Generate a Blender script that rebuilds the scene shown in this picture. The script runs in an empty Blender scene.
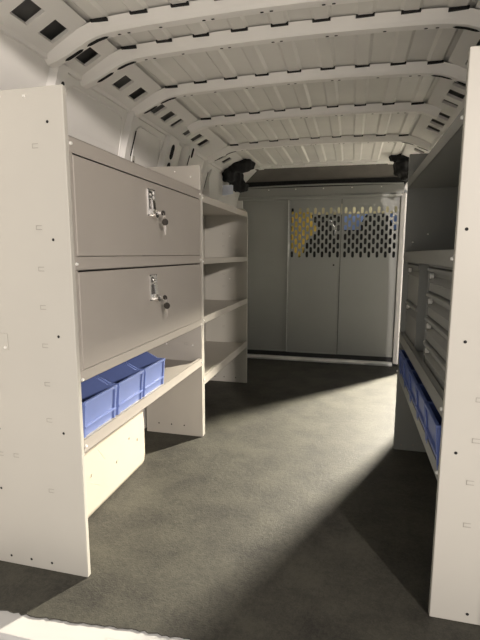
import bpy, bmesh, math, random
from mathutils import Vector, Matrix
random.seed(7)
C = bpy.context.scene.collection
PI = math.pi

# ------------------------------------------------------------------ materials
def mat(name, col, rough=.5, metal=0., var=.06, scale=6., bump=0., bscale=200., spec=.5, emit=None, det=3., stretch=None):
    m = bpy.data.materials.new(name); m.use_nodes = True
    nt = m.node_tree; N = nt.nodes; L = nt.links
    b = N['Principled BSDF']
    b.inputs['Roughness'].default_value = rough
    b.inputs['Metallic'].default_value = metal
    b.inputs['Specular IOR Level'].default_value = spec
    tc = N.new('ShaderNodeTexCoord')
    nz = N.new('ShaderNodeTexNoise'); nz.inputs['Scale'].default_value = scale; nz.inputs['Detail'].default_value = det
    if stretch:
        mp = N.new('ShaderNodeMapping'); mp.inputs['Scale'].default_value = stretch
        L.new(tc.outputs['Object'], mp.inputs['Vector']); L.new(mp.outputs['Vector'], nz.inputs['Vector'])
    else:
        L.new(tc.outputs['Object'], nz.inputs['Vector'])
    r = N.new('ShaderNodeValToRGB')
    r.color_ramp.elements[0].position = .3; r.color_ramp.elements[1].position = .7
    r.color_ramp.elements[0].color = tuple(max(0, c*(1-var)) for c in col)+(1,)
    r.color_ramp.elements[1].color = tuple(min(1, c*(1+var)) for c in col)+(1,)
    L.new(nz.outputs['Fac'], r.inputs['Fac']); L.new(r.outputs['Color'], b.inputs['Base Color'])
    if bump:
        n2 = N.new('ShaderNodeTexNoise'); n2.inputs['Scale'].default_value = bscale; n2.inputs['Detail'].default_value = 2
        L.new(tc.outputs['Object'], n2.inputs['Vector'])
        bp = N.new('ShaderNodeBump'); bp.inputs['Strength'].default_value = bump; bp.inputs['Distance'].default_value = .002
        L.new(n2.outputs['Fac'], bp.inputs['Height']); L.new(bp.outputs['Normal'], b.inputs['Normal'])
    if emit:
        b.inputs['Emission Color'].default_value = emit[:3]+(1,); b.inputs['Emission Strength'].default_value = emit[3]
    return m

M = {}
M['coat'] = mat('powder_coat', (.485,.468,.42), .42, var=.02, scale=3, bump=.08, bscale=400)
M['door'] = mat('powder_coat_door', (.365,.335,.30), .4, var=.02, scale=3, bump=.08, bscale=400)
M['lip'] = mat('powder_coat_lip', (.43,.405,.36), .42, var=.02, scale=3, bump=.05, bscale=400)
M['grey'] = mat('powder_coat_shaded', (.25,.255,.24), .45, var=.03, scale=3, bump=.06, bscale=400)  # same powder coat, darkened to paint in the shade on the right unit
M['part'] = mat('partition_grey', (.30,.305,.285), .42, var=.04, scale=2.5, bump=.05, bscale=300)
M['white'] = mat('white_paint', (.78,.765,.73), .35, var=.03, scale=3)
M['roof'] = mat('roof_paint', (.76,.745,.70), .42, var=.05, scale=4)
M['bow'] = mat('bow_paint', (.88,.86,.82), .35, var=.02, scale=3)
M['sill'] = mat('sill_paint', (.55,.545,.53), .3, var=.03, scale=3)
M['skin'] = mat('outer_skin_paint', (.12,.12,.115), .5, var=.2, scale=9)
M['cream'] = mat('cream_wheel_paint', (.53,.475,.39), .45, var=.02, scale=4)
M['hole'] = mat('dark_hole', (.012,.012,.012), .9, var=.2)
M['slot'] = mat('lance_shade', (.30,.28,.245), .6, var=.05)
M['bolt'] = mat('zinc_bolt', (.85,.84,.8), .3, metal=.3, var=.02)
M['seam'] = mat('seam_shade', (.24,.22,.195), .7)
M['chrome'] = mat('chrome', (.85,.83,.8), .12, metal=1., var=.03)
M['dkmetal'] = mat('dark_metal', (.05,.045,.04), .3, metal=.6, var=.2)
M['blue'] = mat('blue_plastic', (.14,.19,.42), .38, var=.05, scale=12)
M['blue_r'] = mat('blue_plastic_shaded', (.085,.13,.35), .38, var=.05, scale=12)  # bin plastic again, darker to paint in the dim light on the right
M['black'] = mat('black_fabric', (.012,.012,.012), .85, var=.4, scale=30, bump=.4, bscale=120)
M['blackp'] = mat('black_plastic', (.018,.018,.018), .45, var=.2, scale=10)
M['liner'] = mat('headliner', (.13,.12,.105), .9, var=.1, scale=8, bump=.2, bscale=300)
M['brush'] = mat('brushed_track', (.62,.62,.60), .35, metal=.4, var=.15, scale=10)
M['paper'] = mat('paper_label', (.62,.66,.78), .6, var=.05, scale=10)
M['yellow'] = mat('yellow_cloth', (.72,.50,.08), .7, var=.35, scale=14)
M['shade'] = mat('blue_shade', (.22,.34,.70), .6, var=.3, scale=7)
M['tan_strip'] = mat('tan_strip', (.55,.48,.28), .7, var=.2, scale=10)
M['cab'] = mat('cab_dark', (.02,.02,.02), .8, var=.2)
M['glass'] = mat('windscreen', (.10,.13,.17), .1, var=.1)

M['concrete'] = mat('concrete', (.72,.70,.66), .8, var=.08, scale=3)
def mat_floor():
    m = bpy.data.materials.new('rubber_mat'); m.use_nodes = True
    nt = m.node_tree; N = nt.nodes; L = nt.links; b = N['Principled BSDF']
    tc = N.new('ShaderNodeTexCoord')
    def noise(s, d):
        n = N.new('ShaderNodeTexNoise'); n.inputs['Scale'].default_value = s; n.inputs['Detail'].default_value = d
        n.inputs['Roughness'].default_value = .65
        L.new(tc.outputs['Object'], n.inputs['Vector']); return n
    big, mid, fine = noise(5, 6), noise(60, 4), noise(190, 2)
    def mix(a, bb, f):
        x = N.new('ShaderNodeMath'); x.operation = 'MULTIPLY_ADD'; x.inputs[1].default_value = f
        L.new(a, x.inputs[0]); L.new(bb, x.inputs[2]); return x.outputs[0]
    s = mix(mid.outputs['Fac'], big.outputs['Fac'], .6)
    s = mix(fine.outputs['Fac'], s, .5)
    r = N.new('ShaderNodeValToRGB')
    r.color_ramp.elements[0].position = .72; r.color_ramp.elements[1].position = 1.38
    r.color_ramp.elements[0].position = .78; r.color_ramp.elements[1].position = 1.0
    mr = N.new('ShaderNodeMath'); mr.operation = 'MULTIPLY'; mr.inputs[1].default_value = .82
    L.new(s, mr.inputs[0])
    r.color_ramp.elements[0].position = .68; r.color_ramp.elements[1].position = 1.0
    r.color_ramp.elements[0].color = (.030,.028,.024,1); r.color_ramp.elements[1].color = (.072,.069,.054,1)
    L.new(mr.outputs[0], r.inputs['Fac']); L.new(r.outputs['Color'], b.inputs['Base Color'])
    b.inputs['Roughness'].default_value = .62
    b.inputs['Specular IOR Level'].default_value = .35
    bp = N.new('ShaderNodeBump'); bp.inputs['Strength'].default_value = .6; bp.inputs['Distance'].default_value = .004
    L.new(s, bp.inputs['Height']); L.new(bp.outputs['Normal'], b.inputs['Normal'])
    return m
M['floor'] = mat_floor()

# ------------------------------------------------------------------ mesh builder
class MB:
    def __init__(self, *mats):
        self.v = []; self.f = []; self.m = []; self.mats = [M[x] for x in mats]
    def face(self, pts, mi=0):
        i = len(self.v); self.v += [tuple(p) for p in pts]; self.f.append(tuple(range(i, i+len(pts)))); self.m.append(mi)
        return self
    def box(self, a, b, mi=0):
        (x0,y0,z0),(x1,y1,z1) = a, b
        x0,x1 = min(x0,x1),max(x0,x1); y0,y1 = min(y0,y1),max(y0,y1); z0,z1 = min(z0,z1),max(z0,z1)
        i = len(self.v)
        self.v += [(x0,y0,z0),(x1,y0,z0),(x1,y1,z0),(x0,y1,z0),(x0,y0,z1),(x1,y0,z1),(x1,y1,z1),(x0,y1,z1)]
        for q in ((0,3,2,1),(4,5,6,7),(0,1,5,4),(1,2,6,5),(2,3,7,6),(3,0,4,7)):
            self.f.append(tuple(i+k for k in q)); self.m.append(mi)
        return self
    def prism(self, poly, axis, a, b, mi=0):
        # poly: 2D points in the other two axes (in x,y,z order), extruded along axis from a to b
        def P(u, v, w):
            return {0:(w,u,v), 1:(u,w,v), 2:(u,v,w)}[axis]
        n = len(poly); i = len(self.v)
        self.v += [P(u,v,a) for u,v in poly]+[P(u,v,b) for u,v in poly]
        self.f.append(tuple(i+k for k in range(n))); self.m.append(mi)
        self.f.append(tuple(i+n+k for k in reversed(range(n)))); self.m.append(mi)
        for k in range(n):
            k2 = (k+1) % n
            self.f.append((i+k, i+n+k, i+n+k2, i+k2)); self.m.append(mi)
        return self
    def cyl(self, c, axis, r, h, n=12, mi=0, r2=None):
        r2 = r if r2 is None else r2
        i = len(self.v)
        ax = Vector((0,0,0)); ax[axis] = 1
        u = Vector((0,0,0)); u[(axis+1)%3] = 1
        w = ax.cross(u)
        c = Vector(c)
        for k, (rr, hh) in enumerate(((r,0),(r2,h))):
            for j in range(n):
                a = 2*PI*j/n
                self.v.append(tuple(c+ax*hh+u*rr*math.cos(a)+w*rr*math.sin(a)))
        self.f.append(tuple(i+k for k in reversed(range(n)))); self.m.append(mi)
        self.f.append(tuple(i+n+k for k in range(n))); self.m.append(mi)
        for k in range(n):
            k2 = (k+1)%n
            self.f.append((i+k, i+k2, i+n+k2, i+n+k)); self.m.append(mi)
        return self
    def tube(self, pts, r, n=8, mi=0, closed=False):
        pts = [Vector(p) for p in pts]; rings = []
        for k, p in enumerate(pts):
            if closed: d = pts[(k+1)%len(pts)]-pts[k-1]
            else: d = pts[min(k+1,len(pts)-1)]-pts[max(k-1,0)]
            d.normalize()
            a = Vector((0,0,1)) if abs(d.z) < .9 else Vector((1,0,0))
            u = d.cross(a).normalized(); w = d.cross(u)
            rr = r[k] if isinstance(r, (list,tuple)) else r
            i = len(self.v); rings.append(i)
            for j in range(n):
                t = 2*PI*j/n; self.v.append(tuple(p+u*rr*math.cos(t)+w*rr*math.sin(t)))
        for k in range(len(rings) if closed else len(rings)-1):
            a, b = rings[k], rings[(k+1)%len(rings)]
            for j in range(n):
                j2 = (j+1)%n
                self.f.append((a+j, a+j2, b+j2, b+j)); self.m.append(mi)
        if not closed:
            self.f.append(tuple(rings[0]+j for j in reversed(range(n)))); self.m.append(mi)
            self.f.append(tuple(rings[-1]+j for j in range(n))); self.m.append(mi)
        return self
    def build(self, name, parent=None, origin=None, bevel=0., smooth=False, subsurf=0):
        if parent is not None:
            o0 = Vector(parent.get('_o', (0,0,0)))
        else:
            o0 = Vector(origin or (0,0,0))
        me = bpy.data.meshes.new(name)
        me.from_pydata([tuple(Vector(p)-o0) for p in self.v], [], self.f)
        for m in self.mats: me.materials.append(m)
        for p, mi in zip(me.polygons, self.m): p.material_index = mi
        bm = bmesh.new(); bm.from_mesh(me)
        bmesh.ops.recalc_face_normals(bm, faces=bm.faces)
        bm.to_mesh(me); bm.free()
        if smooth:
            for p in me.polygons: p.use_smooth = True
        o = bpy.data.objects.new(name, me); C.objects.link(o)
        if parent is not None:
            o.parent = parent
        else:
            o.location = o0
        o['_o'] = tuple(o0)
        if bevel:
            bv = o.modifiers.new('bevel', 'BEVEL'); bv.width = bevel; bv.segments = 2; bv.limit_method = 'ANGLE'; bv.angle_limit = math.radians(35)
            bv.harden_normals = False
        if subsurf:
            sb = o.modifiers.new('subsurf', 'SUBSURF'); sb.levels = subsurf; sb.render_levels = subsurf
        return o

def thing(name, label, cat, loc=(0,0,0), group=None):
    o = bpy.data.objects.new(name, None); C.objects.link(o); o.location = loc; o.empty_display_size = .05
    o['_o'] = tuple(loc)
    return tag(o, label, cat, group)
def tag(o, label, cat, group=None):
    o['label'] = label; o['category'] = cat
    if group: o['group'] = group
    return o
def struct(o):
    o['kind'] = 'structure'; return o
def dup(root, loc, label, group=None):
    r = root.copy(); C.objects.link(r); r.location = loc; r['label'] = label
    if group: r['group'] = group
    for ch in list(root.children):
        c = ch.copy(); C.objects.link(c); c.parent = r
        for g in list(ch.children):
            d = g.copy(); C.objects.link(d); d.parent = c
    return r

# ------------------------------------------------------------------ van shell
CX = -.27                      # centre line of the van
def mx(x): return 2*CX-x       # mirror left -> right

# floor mat with a slightly ragged rear edge
fl = MB('floor')
n = 140; front = []; 
ed = []
for k in range(n+1):
    x = -1.19+1.84*k/n
    ed.append((x, .998+.06*(x+.99)+.004*math.sin(x*9)+random.uniform(-.004,.004)))
for k in range(n):
    (xa,ya),(xb,yb) = ed[k], ed[k+1]
    fl.face([(xa,ya,0),(xb,yb,0),(xb,4.42,0),(xa,4.42,0)])
    fl.face([(xa,ya,-.012),(xb,yb,-.012),(xb,yb,0),(xa,ya,0)])
fo = fl.build('floor'); struct(fo)
# load-bed metal under the mat + rear threshold sill
bed = MB('sill')
bed.box((-1.19,1.05,-.05),(.65,4.45,-.012))
bed.prism([(1.05,-.004),(.93,-.004),(.92,-.012),(.78,-.018),(.70,-.05),(.70,-.13),(1.05,-.13)], 0, -1.19, .65)
bed.prism([(.985,-.005),(.978,.003),(.966,.003),(.958,-.005)], 0, -.62, .62)
struct(bed.build('trim_1', bevel=.002))

# left wall with rails
def wall(side):
    s = (lambda x: x) if side == 'left' else mx
    w = MB('white','hole','skin')
    prof = [(-1.19,-.02),(-1.185,.9),(-1.165,1.32),(-1.115,1.56),(-1.06,1.735)]
    y0, y1 = .80, 4.44
    segs = [(y0,y1)]
    if side == 'right': segs = [(y0,3.46),(4.38,5.80)]
    for a, b in segs:
        for (xa,za),(xb,zb) in zip(prof, prof[1:]):
            w.face([(s(xa),a,za),(s(xa),b,za),(s(xb),b,zb),(s(xb),a,zb)])
    if side == 'right':      # above the sliding door
        w.face([(s(-1.07),3.46,1.70),(s(-1.07),4.38,1.70),(s(-1.06),4.38,1.735),(s(-1.06),3.46,1.735)])
        w.box((s(-1.07),3.44,1.69),(s(-1.17),4.40,1.74))
    # cant rail with rectangular openings
    A, B = Vector((-1.06,0,1.735)), Vector((-.885,0,1.822))
    def P(t, y): 
        p = A.lerp(B, t); return (s(p.x), y, p.z)
    holes = [(1.15,.075),(1.27,.075),(1.395,.075),(1.59,.075),(1.855,.075),(1.995,.075),(2.21,.085),(2.345,.08),(2.465,.05),(2.66,.075),(2.80,.08),(2.93,.08),(3.36,.08),(3.50,.08),(3.7,.08)]
    y = y0; T0, T1 = .30, .68
    for (c, wd) in holes:
        a, b = c-wd/2, c+wd/2
        w.face([P(0,y),P(0,a),P(1,a),P(1,y)])
        w.face([P(0,a),P(0,b),P(T0,b),P(T0,a)]); w.face([P(T1,a),P(T1,b),P(1,b),P(1,a)])
        # turned-in edges of the opening
        o = .012
        def Q(t, yy):
            q = P(t,yy); return (q[0]-o*.45*(1 if side=='left' else -1), q[1], q[2]+o*.9)
        for (t0,ya,t1,yb) in ((T0,a,T0,b),(T1,a,T1,b),(T0,a,T1,a),(T0,b,T1,b)):
            w.face([P(t0,ya),P(t1,yb),Q(t1,yb),Q(t0,ya)])
        y = b
    w.face([P(0,y),P(0,y1),P(1,y1),P(1,y)])
    # outer skin behind the rail
    w.face([(s(-1.12),y0,1.74),(s(-1.12),y1,1.74),(s(-.93),y1,1.885),(s(-.93),y0,1.885)], 2)
    w.face([(s(-1.12),y0,1.74),(s(-1.12),y1,1.74),(s(-1.06),y1,1.735),(s(-1.06),y0,1.735)], 2)
    # rail lower fold
    w.prism([(s(-1.075),1.728),(s(-1.05),1.728),(s(-1.045),1.742),(s(-1.07),1.742)], 1, y0, y1)
    def wx(z):
        for (xa,za),(xb,zb) in zip(prof, prof[1:]):
            if za <= z <= zb: return xa+(xb-xa)*(z-za)/(zb-za)
        return prof[-1][0]
    def pillar(yc, wd, zlo, dep=.028, ovals=(), slots=()):
        zs = [zlo, 1.40, 1.56, 1.65, 1.735]
        zs = sorted(set(z for z in zs if z >= zlo))
        for za, zb in zip(zs, zs[1:]):
            xa, xb = wx(za), wx(zb)
            y0_, y1_ = yc-wd/2, yc+wd/2
            ch = .012
            ring = lambda x, z: [(s(x),y0_-ch,z),(s(x+dep),y0_,z),(s(x+dep),y1_,z),(s(x),y1_+ch,z)]
            ra, rb = ring(xa,za), ring(xb,zb)
            for k in range(3): w.face([ra[k],ra[k+1],rb[k+1],rb[k]])
        for (yo, zo, hw, hh) in ovals:
            pts = []
            for k in range(20):
                t = 2*PI*k/20; z = zo+ (hh-hw)*(1 if math.sin(t)>0 else -1)+hw*math.sin(t)
                pts.append((s(wx(z)+dep+.0015), yo+hw*math.cos(t), z))
            w.face(pts, 1)
    if side == 'left':
        pillar(1.53,.055,1.0, slots=1, ovals=[(1.54,1.66,.010,.022),(1.54,1.60,.010,.025)])
        pillar(2.10,.05,1.0, ovals=[(2.128,1.60,.006,.06)])
        pillar(2.59,.13,1.0, ovals=[(2.59,1.655,.024,.042),(2.59,1.555,.024,.042)])
        pillar(2.84,.10,1.5, .05, ovals=[(2.845,1.70,.016,.03),(2.81,1.63,.008,.05)])
        pillar(3.25,.05,1.0, ovals=[(3.28,1.60,.007,.06)])
        # recessed panel outlines between the pillars
        for ya, yb in ((1.60,2.04),(2.17,2.49)):
            zt, zb, r = 1.70, 1.15, .05
            pts = []
            for (cy,cz,a0) in ((yb-r,zt-r,0),(ya+r,zt-r,90),(ya+r,zb+r,180),(yb-r,zb+r,270)):
                for k in range(5):
                    t = math.radians(a0+k*22.5); yy, zz = cy+r*math.cos(t), cz+r*math.sin(t)
                    pts.append((s(wx(zz)+.002), yy, zz))
            w.tube(pts, .0045, 6, closed=True)
        # front corner panel
        w.prism([(3.32,1.45),(4.10,1.45),(4.10,1.62),(3.95,1.70),(3.40,1.70),(3.32,1.62)], 0, -1.12, -1.06)
    else:
        pillar(1.53,.055,1.5); pillar(2.10,.05,1.5)
    return struct(w.build('wall_'+side))
wall('left'); wall('right')

# roof skin with pressed beads
rf = MB('roof','hole')
def rz(x): 
    t = (x-CX)/.63; return 1.833+.015*(1-t*t)
xs = []
for i in range(-4, 5):
    c = CX+.142*i
    xs += [(c-.034,0),(c-.022,.009),(c+.022,.009),(c+.034,0)]
xs = [(-.93,0)]+xs+[(mx(-.93),0)]
YS = [.78,1.5,1.75,2.08,2.57,3.2,4.08]
for (xa,da),(xb,db) in zip(xs, xs[1:]):
    rf.face([(xa,.78,rz(xa)-da),(xb,.78,rz(xb)-db),(xb,4.30,rz(xb)-db),(xa,4.30,rz(xa)-da)])
# rear header of the roof
rf.prism([(.70,1.77),(.80,1.77),(.83,1.80),(.84,1.90),(.70,1.90)], 0, -1.08, mx(-1.08))
# top skin to close the shell
rf.face([(-1.12,.7,1.91),(mx(-1.12),.7,1.91),(mx(-1.12),4.45,1.91),(-1.12,4.45,1.91)])
struct(rf.build('ceiling'))

# roof bows
path = [(-1.058,1.712),(-1.03,1.719),(-.985,1.735),(-.94,1.755),(-.905,1.771),(-.87,1.783),(-.835,1.790),(-.79,1.794)]
mid = [(-.79+(CX+.79)*k/5, 1.794+.012*(1-(1-k/5)**2)) for k in range(1,6)]
half = path+mid
full = half+[(mx(x),z) for x,z in reversed(half[:-1])]
def path_pt(sx):                 # position + outward (up) normal at x
    for (xa,za),(xb,zb) in zip(full, full[1:]):
        if xa <= sx <= xb:
            t = (sx-xa)/(xb-xa); d = Vector((xb-xa,0,zb-za)).normalized()
            return Vector((sx,0,za+(zb-za)*t)), Vector((-d.z,0,d.x)), d
def bow(i, y0, ends=True, wd=.022, hgt=.037, holes=True):
    b = MB('bow','hole')
    pts = full if ends else [p for p in full if -.95 <= p[0] <= mx(-.95)]
    sec = [(-wd-.016,hgt),(-wd-.002,.010),(-wd+.006,0),(wd-.006,0),(wd+.002,.010),(wd+.016,hgt)]
    rings = []
    for k, (x,z) in enumerate(pts):
        a = Vector((pts[max(k-1,0)][0],0,pts[max(k-1,0)][1])); c = Vector((pts[min(k+1,len(pts)-1)][0],0,pts[min(k+1,len(pts)-1)][1]))
        d = (c-a).normalized(); nn = Vector((-d.z,0,d.x))
        rings.append([tuple(Vector((x,y0+yy,z))+nn*h) for yy,h in sec])
    for ra, rb in zip(rings, rings[1:]):
        for k in range(len(sec)-1): b.face([ra[k],ra[k+1],rb[k+1],rb[k]])
    b.face(rings[0]); b.face(list(reversed(rings[-1])))
    def stad(xc, ln, hw, yo):     # dark slot following the bow
        up, dn = [], []
        m = 8
        for k in range(m+1):
            u = -1+2*k/m; xx = xc+u*ln/2
            p, nn, d = path_pt(xx)
            e = hw*math.sqrt(max(0,1-max(0,(abs(u)-.55)/.45)**2))
            q = p-nn*.0012
            up.append((q.x,y0+yo+e,q.z)); dn.append((q.x,y0+yo-e,q.z))
        for k in range(m): b.face([up[k],up[k+1],dn[k+1],dn[k]],1)
    if ends and holes:
        for xc, ln in ((-.965,.075),(-.872,.085)):
            stad(xc, ln, .008, .005); stad(mx(xc), ln, .008, .005)
    if holes:
        for xc in (-.79,-.755,-.64,-.49,-.46,-.30,-.27,-.11,-.08,.08,.21,.245):
            stad(xc, .012, .004, .007)
    # dark boxes as painted shadow where the pressed beads run into the bow
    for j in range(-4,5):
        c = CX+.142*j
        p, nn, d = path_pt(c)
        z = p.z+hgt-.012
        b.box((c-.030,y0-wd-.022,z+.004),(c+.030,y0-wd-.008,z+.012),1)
    o = b.build('trim_%d' % i); return struct(o)
bow(2,1.485); bow(3,1.69); bow(4,2.10); bow(5,2.61,ends=False); bow(6,3.25)
# front roof edge
fe = MB('white')
fe.prism([(4.02,1.845),(4.06,1.83),(4.16,1.825),(4.20,1.84),(4.20,1.89),(4.02,1.89)],0,-1.0,mx(-1.0))
for j in range(-3,4):
    fe.box((CX+.2*j-.05,4.055,1.822),(CX+.2*j+.05,4.15,1.830))
struct(fe.build('trim_7', bevel=.003))
# cab headliner above the partition
hl = MB('liner','black')
hl.prism([(4.17,1.845),(4.19,1.85),(4.46,1.75),(4.46,1.735),(4.44,1.735)],0,-1.12,mx(-1.12))
hl.prism([(4.40,1.748),(4.46,1.755),(4.46,1.68),(4.41,1.688)],0,-1.12,mx(-1.12),1)
struct(hl.build('trim_8'))

# wheel arch
wa = MB('cream')
outl = [(1.225,0),(1.98,0),(1.995,.05),(1.995,.22),(1.975,.32),(1.93,.38),(1.86,.42),(1.225,.42)]
wa.prism(outl, 0, -1.165, -.985)
wo = wa.build('wheel_arch', origin=(-1.09,1.5,0), bevel=.022)
ribs = [((1.36,.24),(1.56,.10)),((1.48,.36),(1.60,.20))]
for p, q in ribs:
    r_ = MB('cream'); r_.tube([(-.9893,p[0],p[1]),(-.9893,q[0],q[1])], .005, 8); r_.build('pressed_rib', wo, smooth=True)
for (y,z) in ((1.50,.175),(1.82,.20),(1.70,.14),(1.90,.16)):
    kn = MB('cream'); kn.cyl((-.986,y,z),0,.006,.004); kn.build('stud', wo)
tag(wo, 'cream painted wheel arch box on the floor under the left front shelves', 'wheel arch')

# ------------------------------------------------------------------ shelving units
def bolts(parent, pts, ax, sgn=1, r=.006):
    for p in pts:
        b = MB('bolt'); b.cyl(p, ax, r, .005*sgn, 10, r2=r*.75); b.build('bolt', parent)
def lance(mb, y, x, z, mi_d, mi_h, w=.02, h=.013):
    # C-shaped pressed tab on a panel facing -Y
    t = .0016
    mb.face([(x-w/2,y,z-h/2),(x+w/2,y,z-h/2),(x+w/2,y,z-h/2+t),(x-w/2,y,z-h/2+t)],mi_d)
    mb.face([(x-w/2,y,z+h/2-t),(x+w/2,y,z+h/2-t),(x+w/2,y,z+h/2),(x-w/2,y,z+h/2)],mi_d)
    mb.face([(x-w/2,y,z-h/2),(x-w/2+t,y,z-h/2),(x-w/2+t,y,z+h/2),(x-w/2,y,z+h/2)],mi_d)
def dot(mb, y, x, z, mi, r=.0045):
    mb.face([(x+r*math.cos(2*PI*k/10),y,z+r*math.sin(2*PI*k/10)) for k in range(10)], mi)

XL, XB = -.806, -1.16
U1 = thing('shelving_unit', 'tall taupe steel shelving unit on the left with two locked flip-up doors', 'shelving unit', (-.98,1.79,0))
def end_panel(root, y0, y1, xf, xb, zt, mats, marks=(), dots=(), notch=True, yf=None):
    e = MB(*mats)
    d = 1 if xb < xf else -1
    c = .03
    e.box((xf,y0,0),(xb,y1,zt))
    yf = y0-.0008 if yf is None else yf
    for (x,z) in marks: lance(e, yf, x, z, 1, 2)
    for (x,z) in dots: dot(e, yf, x, z, 2)
    return e.build('end_panel', root, bevel=.0025)
pan = ('coat','slot','hole')
end_panel(U1, 1.178, 1.196, XL, XB, 1.53, pan,
    marks=[(-.905,1.369),(-.909,1.136),(-.91,1.013),(-.912,.896),(-.913,.776),(-.914,.653),(-.915,.534),(-.924,.292),(-1.105,.65),(-1.11,.40),(-1.05,.40)],
    dots=[(-.863,1.10),(-.864,.807),(-1.109,.488),(-.866,.495),(-.86,1.433),(-1.12,.276),(-1.10,.03),(-1.02,.03),(-.94,.03)])
bolts(U1, [(-.932,1.178,1.507),(-1.017,1.178,1.512)], 1, -1, .004)
sp = MB('coat'); sp.box((-1.14,1.1775,.755),(-1.049,1.175,.808)); spo = sp.build('cover_plate', U1, bevel=.001)
bolts(U1, [(-1.058,1.176,.764)], 1, -1, .005)
end_panel(U1, 2.363, 2.385, XL, XB, 1.53, ('lip','slot','hole'),  # darker coat paints in the shade on the far panel
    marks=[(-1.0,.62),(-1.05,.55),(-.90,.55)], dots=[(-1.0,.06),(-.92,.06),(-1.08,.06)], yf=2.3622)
bolts(U1, [(-1.02,2.363,.545),(-.86,2.363,.545),(-.86,2.363,1.47)], 1, -1, .005)
bolts(U1, [(-.95,2.363,1.50)], 1, -1, .0035)
# back panel, shelves and lips
bk = MB('coat'); bk.box((XB+.004,1.196,.44),(XB,2.363,1.39)); bk.build('back_panel', U1)
def shelf(root, zt, lip, y0, y1, xf, xb, m, name='shelf'):
    s = MB(m); d = 1 if xb > xf else -1
    s.box((xf,y0,zt-lip),(xf+d*.003,y1,zt)); s.box((xf,y0,zt-lip*0.0-.004),(xb,y1,zt-lip*.0-.0005)) if False else None
    s.box((xf,y0,zt-.022),(xb,y1,zt-.019))
    s.box((xf,y0,zt-.003),(xf+d*.02,y1,zt))
    s.box((xf,y0,zt-lip),(xf+d*.016,y1,zt-lip+.003))
    s.box((xb,y0,zt-.022),(xb-d*.003,y1,zt+.02))
    return s.build(name, root, bevel=.0012)
def rail(root, z0, z1, y0, y1, xf, xb, m):
    s = MB(m); d = 1 if xb > xf else -1
    s.box((xf,y0,z0),(xf+d*.003,y1,z1)); s.box((xf,y0,z0),(xb,y1,z0+.003))
    return s.build('shelf', root, bevel=.001)
shelf(U1, .472, .044, 1.196, 2.363, XL, XB, 'door')
rail(U1, .660, .695, 1.196, 2.363, XL, XB, 'door')
rail(U1, 1.008, 1.050, 1.196, 2.363, XL, XB, 'door')
cp = MB('door'); cp.box((XL,1.196,1.352),(XL-.003,2.363,1.398)); cp.box((XL,1.196,1.395),(XB,2.363,1.398)); cp.build('top_panel', U1, bevel=.001)
for z in (.449,.668,1.028,1.377):
    bolts(U1, [(XL,1.203,z),(XL,2.352,z)], 0, 1, .0055)
for y0, y1 in ((1.1965,1.209),(2.349,2.3625)):
    st = MB('door'); st.box((XL-.012,y0,.695),(XL-.0005,y1,1.352)); st.build('door_stile', U1)
br = MB('coat','hole'); br.prism([(2.185,1.30),(2.225,1.30),(2.225,1.585),(2.185,1.585)],0,-1.118,-1.115); 
br.cyl((-1.1145,2.205,1.53),0,.006,.001,10,1); br.build('bracket', U1)

# flip-up doors with paddle latches
for (z0, z1) in ((1.0515,1.348),(.6965,1.003)):
    d = MB('door','hole')
    d.box((XL+.001,1.212,z0),(XL-.014,2.345,z1))
    do = d.build('cabinet_door', U1, bevel=.003)
    g = MB('hole' if z0 < 1 else 'seam'); g.box((XL-.016,1.2095,z0),(XL-.0145,2.3475,z1+.003)); g.build('gap_shade', do)  # dark sheet paints the shade in the gap around the door
    zc = z0+.215 if z0 > 1 else z0+.225
    Lt = MB('chrome','dkmetal')
    yl = 1.700
    xf = XL+.001
    # latch plate with recessed dish
    Lt.box((xf,yl,zc-.055),(xf+.003,yl+.062,zc+.052))
    Lt.box((xf+.003,yl,zc-.055),(xf+.007,yl+.006,zc+.052)); Lt.box((xf+.003,yl+.056,zc-.055),(xf+.007,yl+.062,zc+.052))
    Lt.box((xf+.003,yl,zc+.046),(xf+.007,yl+.062,zc+.052)); Lt.box((xf+.003,yl,zc-.055),(xf+.007,yl+.062,zc-.049))
    Lt.box((xf+.003,yl+.008,zc+.020),(xf+.0045,yl+.034,zc+.042),1); Lt.box((xf+.003,yl+.008,zc-.030),(xf+.0045,yl+.026,zc+.012),1)
    lo = Lt.build('latch', do, bevel=.0015)
    pd = MB('chrome'); pd.prism([(xf+.003,zc+.018),(xf+.012,zc+.010),(xf+.016,zc-.030),(xf+.010,zc-.046),(xf+.003,zc-.046)],1,yl+.028,yl+.054)
    pd.cyl((xf+.006,yl+.018,zc+.030),1,.006,.024,10); pd.build('paddle_handle', do, bevel=.002)
    lk = MB('chrome','dkmetal'); lk.cyl((xf+.003,yl+.050,zc-.050),0,.014,.018,16); lk.cyl((xf+.021,yl+.050,zc-.050),0,.010,.002,14,1); lk.build('lock_cylinder', do)
def key_set(zc, label):
    x = XL+.024; y = 1.75; z = zc-.05
    t = thing('key', label, 'key', (x,y,z), 'keys left in the cabinet locks')
    k = MB('chrome','dkmetal'); k.box((x-.004,y-.0012,z-.006),(x+.016,y+.0012,z+.006)); k.cyl((x+.024,y-.0012,z),1,.010,.0024,16,1); k.build('inserted_key', t, bevel=.0006)
    r = MB('chrome'); r.tube([(x+.028,y+.012*math.cos(2*PI*j/16)+.004,z-.014+.014*math.sin(2*PI*j/16)) for j in range(16)],.0013,6,closed=True); r.build('key_ring', t, smooth=True)
    h = MB('dkmetal'); h.cyl((x+.027,y+.010,z-.036),1,.014,.003,16); h.build('key_head', t)
    bl = MB('chrome'); bl.box((x+.0235,y+.0105,z-.088),(x+.0305,y+.0125,z-.048)); bl.build('key_blade', t)
    return t
key_set(1.275, 'chrome key with dark head hanging from the upper taupe door latch')
key_set(.927, 'chrome key with dark head hanging from the lower taupe door latch')

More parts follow.
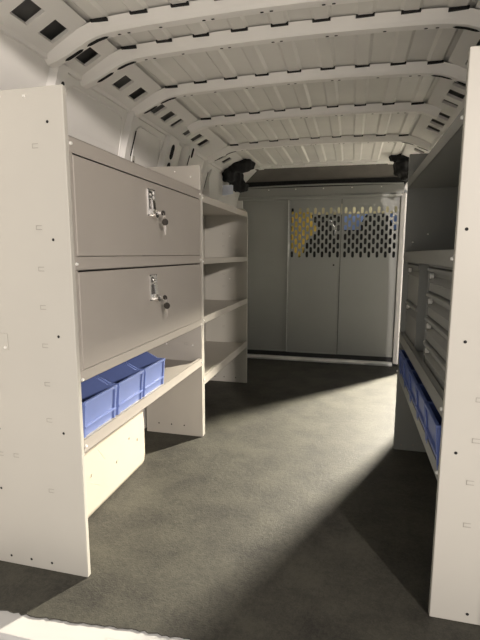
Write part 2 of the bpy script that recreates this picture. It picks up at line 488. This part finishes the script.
# second left unit: open shelves
U2 = thing('shelving_unit', 'open grey steel shelving unit on the left with four empty shelves, next to the partition', 'shelving unit', (-.98,2.95,0))
Y2, Y3 = 2.389, 3.52
bk = MB('coat'); bk.box((XB+.004,Y2+.02,.05),(XB,Y3-.02,1.40)); bk.build('back_panel', U2)
e = MB(*pan); e.prism([(XL,0),(XL,1.33),(XL-.004,1.37),(XL-.018,1.40),(XL-.04,1.413),(XB,1.413),(XB,0)],1,Y3-.02,Y3)
for z in (1.22,1.12,.90,.80,.58,.47): lance(e, Y3-.0208, -1.0, z, 1, 2)
for x in (-.90,-1.0,-1.08): dot(e, Y3-.0208, x, .04, 2)
e.build('end_panel', U2, bevel=.0025)
e = MB('coat','hole'); e.box((XL,Y2,0),(XB,Y2+.018,1.385)); 
e.build('end_panel', U2, bevel=.0025)
for zt, lp in ((1.383,.042),(1.037,.036),(.705,.040),(.356,.052)):
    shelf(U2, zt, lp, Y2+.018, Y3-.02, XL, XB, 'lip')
    bolts(U2, [(XL,Y2+.008,zt-.02)], 0, 1, .005)
for z in (.60,.93,1.29): bolts(U2, [(XL-.03,Y2+.018,z)], 1, 1, .005)
bolts(U2, [(-.95,Y3-.02,.86),(-.95,Y3-.02,1.2)], 1, -1, .004)

# right unit
XR, XRB = .262, .615
R0, R1 = 1.28, 2.48
U3 = thing('shelving_unit', 'tall steel shelving unit along the right wall holding drawers and blue bins', 'shelving unit', (.44,1.88,0))
end_panel(U3, R0, R0+.02, XR, XRB, 1.563, pan,
    marks=[(.352,1.36),(.352,1.12),(.349,.672),(.348,.556),(.342,.433),(.343,.306),(.352,.88)],
    dots=[(.285,1.124),(.300,.516),(.302,.829),(.363,.03),(.45,.03)])
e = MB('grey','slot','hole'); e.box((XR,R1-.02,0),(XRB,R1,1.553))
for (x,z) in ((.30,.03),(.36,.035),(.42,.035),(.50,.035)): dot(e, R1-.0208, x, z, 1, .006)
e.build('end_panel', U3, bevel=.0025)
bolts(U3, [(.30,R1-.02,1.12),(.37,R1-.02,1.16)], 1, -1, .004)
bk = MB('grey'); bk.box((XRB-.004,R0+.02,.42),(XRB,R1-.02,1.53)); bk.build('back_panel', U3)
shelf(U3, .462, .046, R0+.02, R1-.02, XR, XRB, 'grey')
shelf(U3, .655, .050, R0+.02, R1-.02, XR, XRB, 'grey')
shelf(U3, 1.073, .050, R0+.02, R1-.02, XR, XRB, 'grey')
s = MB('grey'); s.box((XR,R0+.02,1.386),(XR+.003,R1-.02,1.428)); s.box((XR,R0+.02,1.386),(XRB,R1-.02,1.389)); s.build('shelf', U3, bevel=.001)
for z in (.44,.63,1.048,1.405): bolts(U3, [(XR,R0+.026,z),(XR,R1-.012,z)], 0, -1, .006)

# drawer cabinets standing on the right unit's middle shelf
def drawer_cabinet(y0, y1, n, label):
    z0, z1 = .637, 1.020; xf, xb = XR+.022, XRB-.02
    t = thing('drawer_cabinet', label, 'drawer cabinet', ((xf+xb)/2,(y0+y1)/2,z0))
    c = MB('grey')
    th = .006
    c.box((xf,y0,z0),(xb,y0+th,z1)); c.box((xf,y1-th,z0),(xb,y1,z1)); c.box((xf,y0+th,z0),(xb,y1-th,z0+th)); c.box((xf,y0+th,z1-th),(xb,y1-th,z1)); c.box((xb-th,y0+th,z0+th),(xb,y1-th,z1-th))
    c.build('cabinet_body', t, bevel=.001)
    h = (z1-z0-2*th)/n
    for k in range(n):
        a = z0+th+h*k+.003; b = a+h-.006
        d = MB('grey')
        hh = min(.03, h*.33)
        # front with a full-width finger pull: recess band then rolled lip
        d.prism([(xf+.004,a),(xf+.004,b-hh*1.9),(xf-.002,b-hh*1.75),(xf+.020,b-hh*1.1),(xf+.020,b-hh*.55),(xf-.006,b-hh*.45),(xf-.006,b-.002),(xf,b),(xb-.02,b),(xb-.02,a)],1,y0+th+.003,y1-th-.003)
        dr = d.build('drawer', t, bevel=.001)
        kb = MB('bolt'); kb.cyl((xf-.002,y1-th-.045,b-hh*1.0),0,.010,.012,12); kb.build('knob', dr)
    return t
drawer_cabinet(1.318, 1.815, 4, 'grey steel cabinet of four drawers on right shelf, nearest the camera')
drawer_cabinet(2.055, 2.452, 2, 'grey steel cabinet of two drawers at the far end of the right shelf')

# ------------------------------------------------------------------ blue parts bins
def make_bin(mname, label, loc, group, sgn):
    # sgn +1: opens towards +X (left unit), -1: opens towards -X
    t = thing('parts_bin', label, 'storage bin', loc, group)
    D, W, H, HF = .31, .1015, .186, .136
    th = .004
    x0, y0, z0 = loc
    def X(v): return x0+sgn*v
    # shell as side walls, back, bottom, front
    b = MB(mname)
    prof = [(-D,0),(0,0),(.012,HF),(-.02,HF),(-.12,H),(-D-.004,H)]
    for s in (-1,1):
        ya, yb = y0+s*W, y0+s*(W-th)
        b.prism([(X(u),z0+v) for u,v in prof], 1, min(ya,yb), max(ya,yb))
    b.prism([(X(-D),z0),(X(-D+th),z0),(X(-D),z0+H),(X(-D-th),z0+H)],1,y0-W+th,y0+W-th)
    b.box((X(-D),y0-W+th,z0),(X(0),y0+W-th,z0+th))
    b.prism([(X(0),z0),(X(.012),z0+HF),(X(.008),z0+HF),(X(-th),z0)],1,y0-W+th,y0+W-th)
    b.build('bin_shell', t, bevel=.001)
    r = MB(mname)
    r.box((X(.006),y0-W-.001,z0+HF-.008),(X(.017),y0+W+.001,z0+HF+.002))
    for s in (-1,1):
        ya, yb = y0+s*(W+.0015), y0+s*(W-th-.002)
        r.prism([(X(-.02),z0+HF-.006),(X(.012),z0+HF-.006),(X(.012),z0+HF+.002),(X(-.02),z0+HF+.002)],1,min(ya,yb),max(ya,yb))
        r.prism([(X(-.02),z0+HF-.006),(X(-.02),z0+HF+.002),(X(-.12),z0+H+.002),(X(-.12),z0+H-.006)],1,min(ya,yb),max(ya,yb))
        r.box((X(-.12),min(ya,yb),z0+H-.006),(X(-D-.006),max(ya,yb),z0+H+.002))
    r.build('rim', t, bevel=.001)
    l = MB(mname)
    # label ledge + stiffening pillars on the front
    def F(z): return .012*z/HF
    l.prism([(X(F(.052)),z0+.046),(X(F(.052)+.008),z0+.050),(X(F(.052)+.008),z0+.055),(X(F(.055)),z0+.058)],1,y0-W+.004,y0+W-.004)
    for s in (-1,1):
        ya, yb = y0+s*(W-.002), y0+s*(W-.014)
        l.prism([(X(0),z0+.002),(X(.005),z0+.002),(X(.017),z0+HF-.004),(X(.012),z0+HF-.004)],1,min(ya,yb),max(ya,yb))
    l.build('label_ledge', t, bevel=.001)
    return t
lb = ['blue plastic hopper bin on the left shelf, nearest, against the tall end panel',
      'blue plastic hopper bin on the left shelf, middle of the three',
      'blue plastic hopper bin on the left shelf, last of three, beside bare shelf']
b0 = None
for k in range(3):
    loc = (XL-.014, 1.308+k*.216, .4535)
    if b0 is None: b0 = make_bin('blue', lb[0], loc, 'blue bins on the left lower shelf', 1)
    else: dup(b0, loc, lb[k])
rb = ['blue plastic bin on the right lower shelf, nearest, half hidden by end panel',
      'blue plastic bin on the right lower shelf, second from white panel',
      'blue plastic bin on the right lower shelf, middle one of five',
      'blue plastic bin on the right lower shelf, second from the far end',
      'blue plastic bin on the right lower shelf, farthest, nearest the partition']
b0 = None
for k in range(5):
    loc = (XR+.004, 1.408+k*.2095, .4435)
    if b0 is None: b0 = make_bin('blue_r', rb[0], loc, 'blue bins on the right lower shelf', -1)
    else: dup(b0, loc, rb[k])

# ------------------------------------------------------------------ partition
PY = 4.40
P = thing('bulkhead_partition', 'grey steel bulkhead partition with perforated sliding doors across the front of the van', 'partition', (-.28,PY,0))
def stad_r(a, hw, hh):
    # radial distance to a vertical stadium along angle a
    c, s = math.cos(a), math.sin(a)
    L = hh-hw
    if abs(c) > 1e-6:
        t = hw/abs(c)
        if abs(t*s) <= L: return t
    # caps
    sg = 1 if s > 0 else -1
    bq = s*L*sg
    return bq+math.sqrt(max(0, bq*bq-(L*L-hw*hw)))
def door_panel(x0, x1, grille, label=None, y=PY):
    d = MB('part')
    z0, z1 = .085, 1.575
    root = None
    if grille:
        g0, g1, gx0, gx1 = grille
        fr = [((x0,z0),(x1,g0)),((x0,g1),(x1,z1)),((x0,g0),(gx0,g1)),((gx1,g0),(x1,g1))]
    else:
        fr = [((x0,z0),(x1,z1))]
    for (a,b) in fr: d.box((a[0],y,a[1]),(b[0],y+.004,b[1]))
    # folded edges
    d.box((x0,y-.012,z0),(x0+.006,y+.004,z1)); d.box((x1-.006,y-.004,z0),(x1,y+.004,z1))
    d.box((x0,y-.010,z0),(x1,y+.004,z0+.012)); d.box((x0,y-.006,z1-.01),(x1,y+.004,z1))
    o = d.build('sliding_door' if grille else 'side_panel', P, bevel=.001)
    if grille:
        g = MB('part')
        cols = 13; px = (gx1-gx0)/cols; q = (g1-g0)/6
        for i in range(cols):
            xc = gx0+px*(i+.5); off = 0 if i%2 == 0 else q/2
            zs = [g0+q*(j+.5)+off for j in range(6 if off == 0 else 5)]
            if off:
                g.face([(xc-px/2,y,g0),(xc+px/2,y,g0),(xc+px/2,y,g0+q/2),(xc-px/2,y,g0+q/2)])
                g.face([(xc-px/2,y,g1-q/2),(xc+px/2,y,g1-q/2),(xc+px/2,y,g1),(xc-px/2,y,g1)])
            ca = math.atan2(q/2, px/2)
            angs = sorted(set([ca,PI-ca,PI+ca,2*PI-ca]+[2*PI*k/16 for k in range(16)]))
            for zc in zs:
                ou, inn = [], []
                for a in angs:
                    c, s = math.cos(a), math.sin(a)
                    t = min((px/2)/abs(c) if abs(c)>1e-6 else 9, (q/2)/abs(s) if abs(s)>1e-6 else 9)
                    ou.append((xc+t*c, y, zc+t*s)); r = stad_r(a,   .0125, .0305); inn.append((xc+r*c, y, zc+r*s))
                m = len(angs)
                for k in range(m): g.face([ou[k],ou[(k+1)%m],inn[(k+1)%m],inn[k]])
        go = g.build('perforated_grille', o)
        sd = go.modifiers.new('solid','SOLIDIFY'); sd.thickness = .003; sd.offset = 0
    return o
door_panel(-1.12, -.602, None, y=PY+.012)
door_panel(-.598, -.108, (1.015,1.505,-.585,-.114), y=PY)
door_panel(-.104, .415, (1.015,1.505,-.085,.395), y=PY+.006)
hd = MB('dkmetal'); hd.cyl((-.165,PY-.006,.955),1,.009,.008,12); hd.build('lock_hole', P)
hb = MB('brush'); hb.box((-.605,PY-.02,1.035),(-.600,PY-.006,1.08)); hb.box((-.607,PY-.014,.09),(-.601,PY-.010,1.57)); hb.build('door_edge_strip', P)
tr = MB('part'); tr.prism([(PY-.03,1.575),(PY-.03,1.60),(PY-.012,1.605),(PY-.008,1.685),(PY+.04,1.692),(PY+.04,1.575)],0,-1.10,.44); tr.build('top_rail', P, bevel=.002)
bolts(P, [(-.80+.26*k,PY-.010,1.668) for k in range(5)], 1, -1, .006)
rr = MB('part'); rr.tube([(-1.10+1.53*k/12,PY-.02,1.690+.012*math.sin(PI*k/12)) for k in range(13)],.008,8); rr.build('header_trim', P, smooth=True)
bt = MB('blackp','brush'); bt.box((-1.10,PY+.005,.003),(.44,PY+.05,.085)); bt.build('gap_strip', P)  # black strip stands in for the shade in the gap under the doors
bt = MB('brush'); bt.prism([(PY-.035,.003),(PY-.035,.022),(PY-.02,.040),(PY+.004,.040),(PY+.004,.003)],0,-1.04,.41); bt.build('bottom_track', P, bevel=.002)
po = MB('white'); po.prism([(.416,PY-.03),(.45,PY-.06),(.475,PY-.03),(.475,PY+.04),(.416,PY+.04)],2,.03,1.60); po.build('side_post', P, bevel=.004)
sp2 = MB('part'); sp2.box((.476,PY,0.0),(.640,PY+.02,1.75)); sp2.build('side_panel', P)  # added, mostly hidden, to stop lamp light leaking past the partition
po = MB('white'); po.prism([(-1.115,PY-.02),(-1.06,PY-.02),(-1.06,PY+.04),(-1.115,PY+.04)],2,.003,1.60); po.build('side_post', P, bevel=.004)

# ------------------------------------------------------------------ black bundles at the front upper corners
def blob(name, blobs, mname, label, cat):
    bm = bmesh.new()
    for (c, r) in blobs:
        ret = bmesh.ops.create_icosphere(bm, subdivisions=3, radius=1)
        for v in ret['verts']:
            k = 1+.16*math.sin(v.co.x*6+c[1]*9)*math.sin(v.co.y*5+c[0]*7)+.10*math.sin(v.co.z*8)
            v.co = Vector((c[0]+v.co.x*r[0]*k, c[1]+v.co.y*r[1]*k, c[2]+v.co.z*r[2]*k))
    me = bpy.data.meshes.new(name); bm.to_mesh(me); bm.free(); me.materials.append(M[mname])
    o = bpy.data.objects.new(name, me); C.objects.link(o)
    c0 = Vector(blobs[0][0]); me.transform(Matrix.Translation(-c0)); o.location = c0; o['_o'] = tuple(c0)
    rm = o.modifiers.new('fuse','REMESH'); rm.mode = 'VOXEL'; rm.voxel_size = .008
    rm.use_smooth_shade = True
    return tag(o, label, cat)
BY = 3.72
hb1 = blob('cable_bundle', [((-.94,BY,1.77),(.105,.07,.06)),((-.87,BY+.02,1.785),(.065,.06,.05)),((-1.01,BY-.02,1.70),(.06,.06,.06)),((-.97,BY+.05,1.68),(.06,.06,.11)),((-.93,BY+.08,1.62),(.06,.05,.05))],
     'black', 'black wrapped cable bundle hanging in the upper left front corner', 'cable bundle')
blob('cable_bundle', [((.355,3.86,1.74),(.06,.08,.085)),((.33,3.88,1.82),(.07,.06,.04)),((.40,3.84,1.80),(.06,.06,.06)),((.39,3.85,1.67),(.04,.06,.045))],
     'black', 'black wrapped cable bundle hanging in the upper right front corner', 'cable bundle')
pl = MB('paper'); pl.prism([(-1.04,1.53),(-.955,1.54),(-.955,1.61),(-1.035,1.61)],1,3.60,3.63)
pl.box((-.992,3.595,1.54),(-.986,3.60,1.605))
tag(pl.build('connector_box', origin=(-1.02,3.945,1.575), bevel=.004), 'small pale blue white box below the left black cable bundle', 'box')
wt = MB('white'); wt.prism([(.40,1.60),(.455,1.575),(.46,1.66),(.42,1.65)],1,4.06,4.10); tag(wt.build('airbag_cover', origin=(.43,4.04,1.6), bevel=.006), 'small white plastic cover below the right black cable bundle', 'cover')
# added bright piece for the light showing at a right rail hole
wb = MB('bolt'); wb.prism([(.430,1.700),(.445,1.690),(.475,1.715),(.46,1.722)],1,2.70,3.02); tag(wb.build('rail_light_patch', origin=(.45,2.86,1.70), bevel=.003), 'bright piece standing in for light at a right roof rail hole', 'bracket')

# ------------------------------------------------------------------ cab seen through the grilles
cabw = MB('cab'); cabw.box((-1.15,5.75,-.1),(.64,5.80,2.0)); cabw.box((-1.20,4.47,-.1),(-1.15,5.80,2.0)); cabw.box((-1.15,4.47,1.90),(.64,5.80,1.95)); cabw.box((-1.15,4.47,-.06),(.64,5.75,-.02))
struct(cabw.build('wall_front'))
ss = MB('shade'); ss.box((-.13,5.60,1.345),(.60,5.605,1.66)); tag(ss.build('blue_sheet', origin=(.15,5.6,1.345)), 'blue sheet in the cab seen through the right perforated panel', 'blue_sheet')  # added sheet standing in for the blue at the windscreen
vi = MB('tan_strip'); vi.box((-.62,4.9,1.47),(.46,4.925,1.58)); tag(vi.build('cab_strip', origin=(-.1,4.91,1.47), bevel=.005), 'tan strip in the cab behind the top row of perforations', 'tan_strip')  # added strip standing in for the yellowish tone past the windscreen
def seat(xc, label, zt):
    t = thing('cab_seat', label, 'seat', (xc,4.95,0))
    b = MB('black'); b.prism([(xc-.24,.30),(xc+.24,.30),(xc+.22,1.10),(xc+.16,1.19),(xc-.16,1.19),(xc-.22,1.10)],1,4.85,4.99); b.build('backrest', t, bevel=.03)
    c = MB('black'); c.box((xc-.25,4.85,.0),(xc+.25,5.35,.32)); c.build('seat_cushion', t, bevel=.03)
    h = MB('black'); h.prism([(xc-.15,1.16),(xc+.15,1.16),(xc+.155,zt-.10),(xc+.11,zt),(xc-.11,zt),(xc-.155,zt-.10)],1,4.87,4.97); h.build('headrest', t, bevel=.03)
    return t
seat(.235, 'black seat with rounded headrest behind the right perforated panel', 1.468)
seat(-.33, 'black seat behind the left perforated door panel', 1.42)
jk = MB('yellow'); jk.prism([(-.63,1.12),(-.56,1.02),(-.51,1.05),(-.47,1.2),(-.355,1.31),(-.41,1.41),(-.43,1.49),(-.63,1.50)],1,4.81,4.845)
tag(jk.build('jacket', origin=(-.52,4.83,1.0), bevel=.008), 'yellow cloth behind the left perforated door panel', 'jacket')

gd = MB('concrete'); gd.box((-7,-8,-.70),(7,9,-.66)); struct(gd.build('ground'))
# ------------------------------------------------------------------ lights
def lamp(name, kind, loc, power, col, size=.2, target=None, angle=None):
    l = bpy.data.lights.new(name, kind); l.energy = power; l.color = col
    if kind == 'AREA': l.size = size
    else: l.shadow_soft_size = size
    if kind == 'SPOT': l.spot_size = angle; l.spot_blend = .9
    o = bpy.data.objects.new(name, l); C.objects.link(o); o.location = loc
    if target:
        o.rotation_euler = (Vector(target)-Vector(loc)).to_track_quat('-Z','Y').to_euler()
    return o
lamp('side_lamp', 'SPOT', (1.58,5.60,2.40), 2300, (1.0,.92,.75), .10, (-.25,2.75,.05), math.radians(46))
lamp('side_lamp_spill', 'POINT', (1.58,5.60,2.40), 1900, (1.0,.92,.78), .10)  # second source at the side lamp, added to brighten the roof by bounce
lamp('rear_lamp', 'POINT', (2.65,-3.1,2.24), 980, (1.0,.90,.83), .12)
lamp('cab_fill', 'POINT', (.1,4.75,1.80), 4, (.95,.97,1.0), .08)  # added fill so the things in the cab show, no lamp known here

W = bpy.data.worlds.new('ambient'); bpy.context.scene.world = W; W.use_nodes = True
bg = W.node_tree.nodes['Background']; bg.inputs['Color'].default_value = (1.0,.97,.93,1); bg.inputs['Strength'].default_value = .50

# ------------------------------------------------------------------ camera
cam = bpy.data.cameras.new('camera'); co = bpy.data.objects.new('camera', cam); C.objects.link(co)
f, yaw, pitch, roll, H = 447.3, .242, .147, .002, 1.06
cam.sensor_fit = 'VERTICAL'; cam.sensor_height = 24; cam.lens = f/640*24; cam.clip_start = .02
fw = Vector((-math.sin(yaw)*math.cos(pitch), math.cos(yaw)*math.cos(pitch), -math.sin(pitch)))
r = Vector((math.cos(yaw), math.sin(yaw), 0)); u = r.cross(fw)
rr_ = r*math.cos(roll)+u*math.sin(roll); uu = -r*math.sin(roll)+u*math.cos(roll)
mw = Matrix((( rr_.x,uu.x,-fw.x,0),(rr_.y,uu.y,-fw.y,0),(rr_.z,uu.z,-fw.z,H),(0,0,0,1)))
co.matrix_world = mw
sc = bpy.context.scene; sc.camera = co
sc.view_settings.view_transform = 'Standard'; sc.view_settings.look = 'None'
for o in bpy.data.objects:
    if '_o' in o: del o['_o']
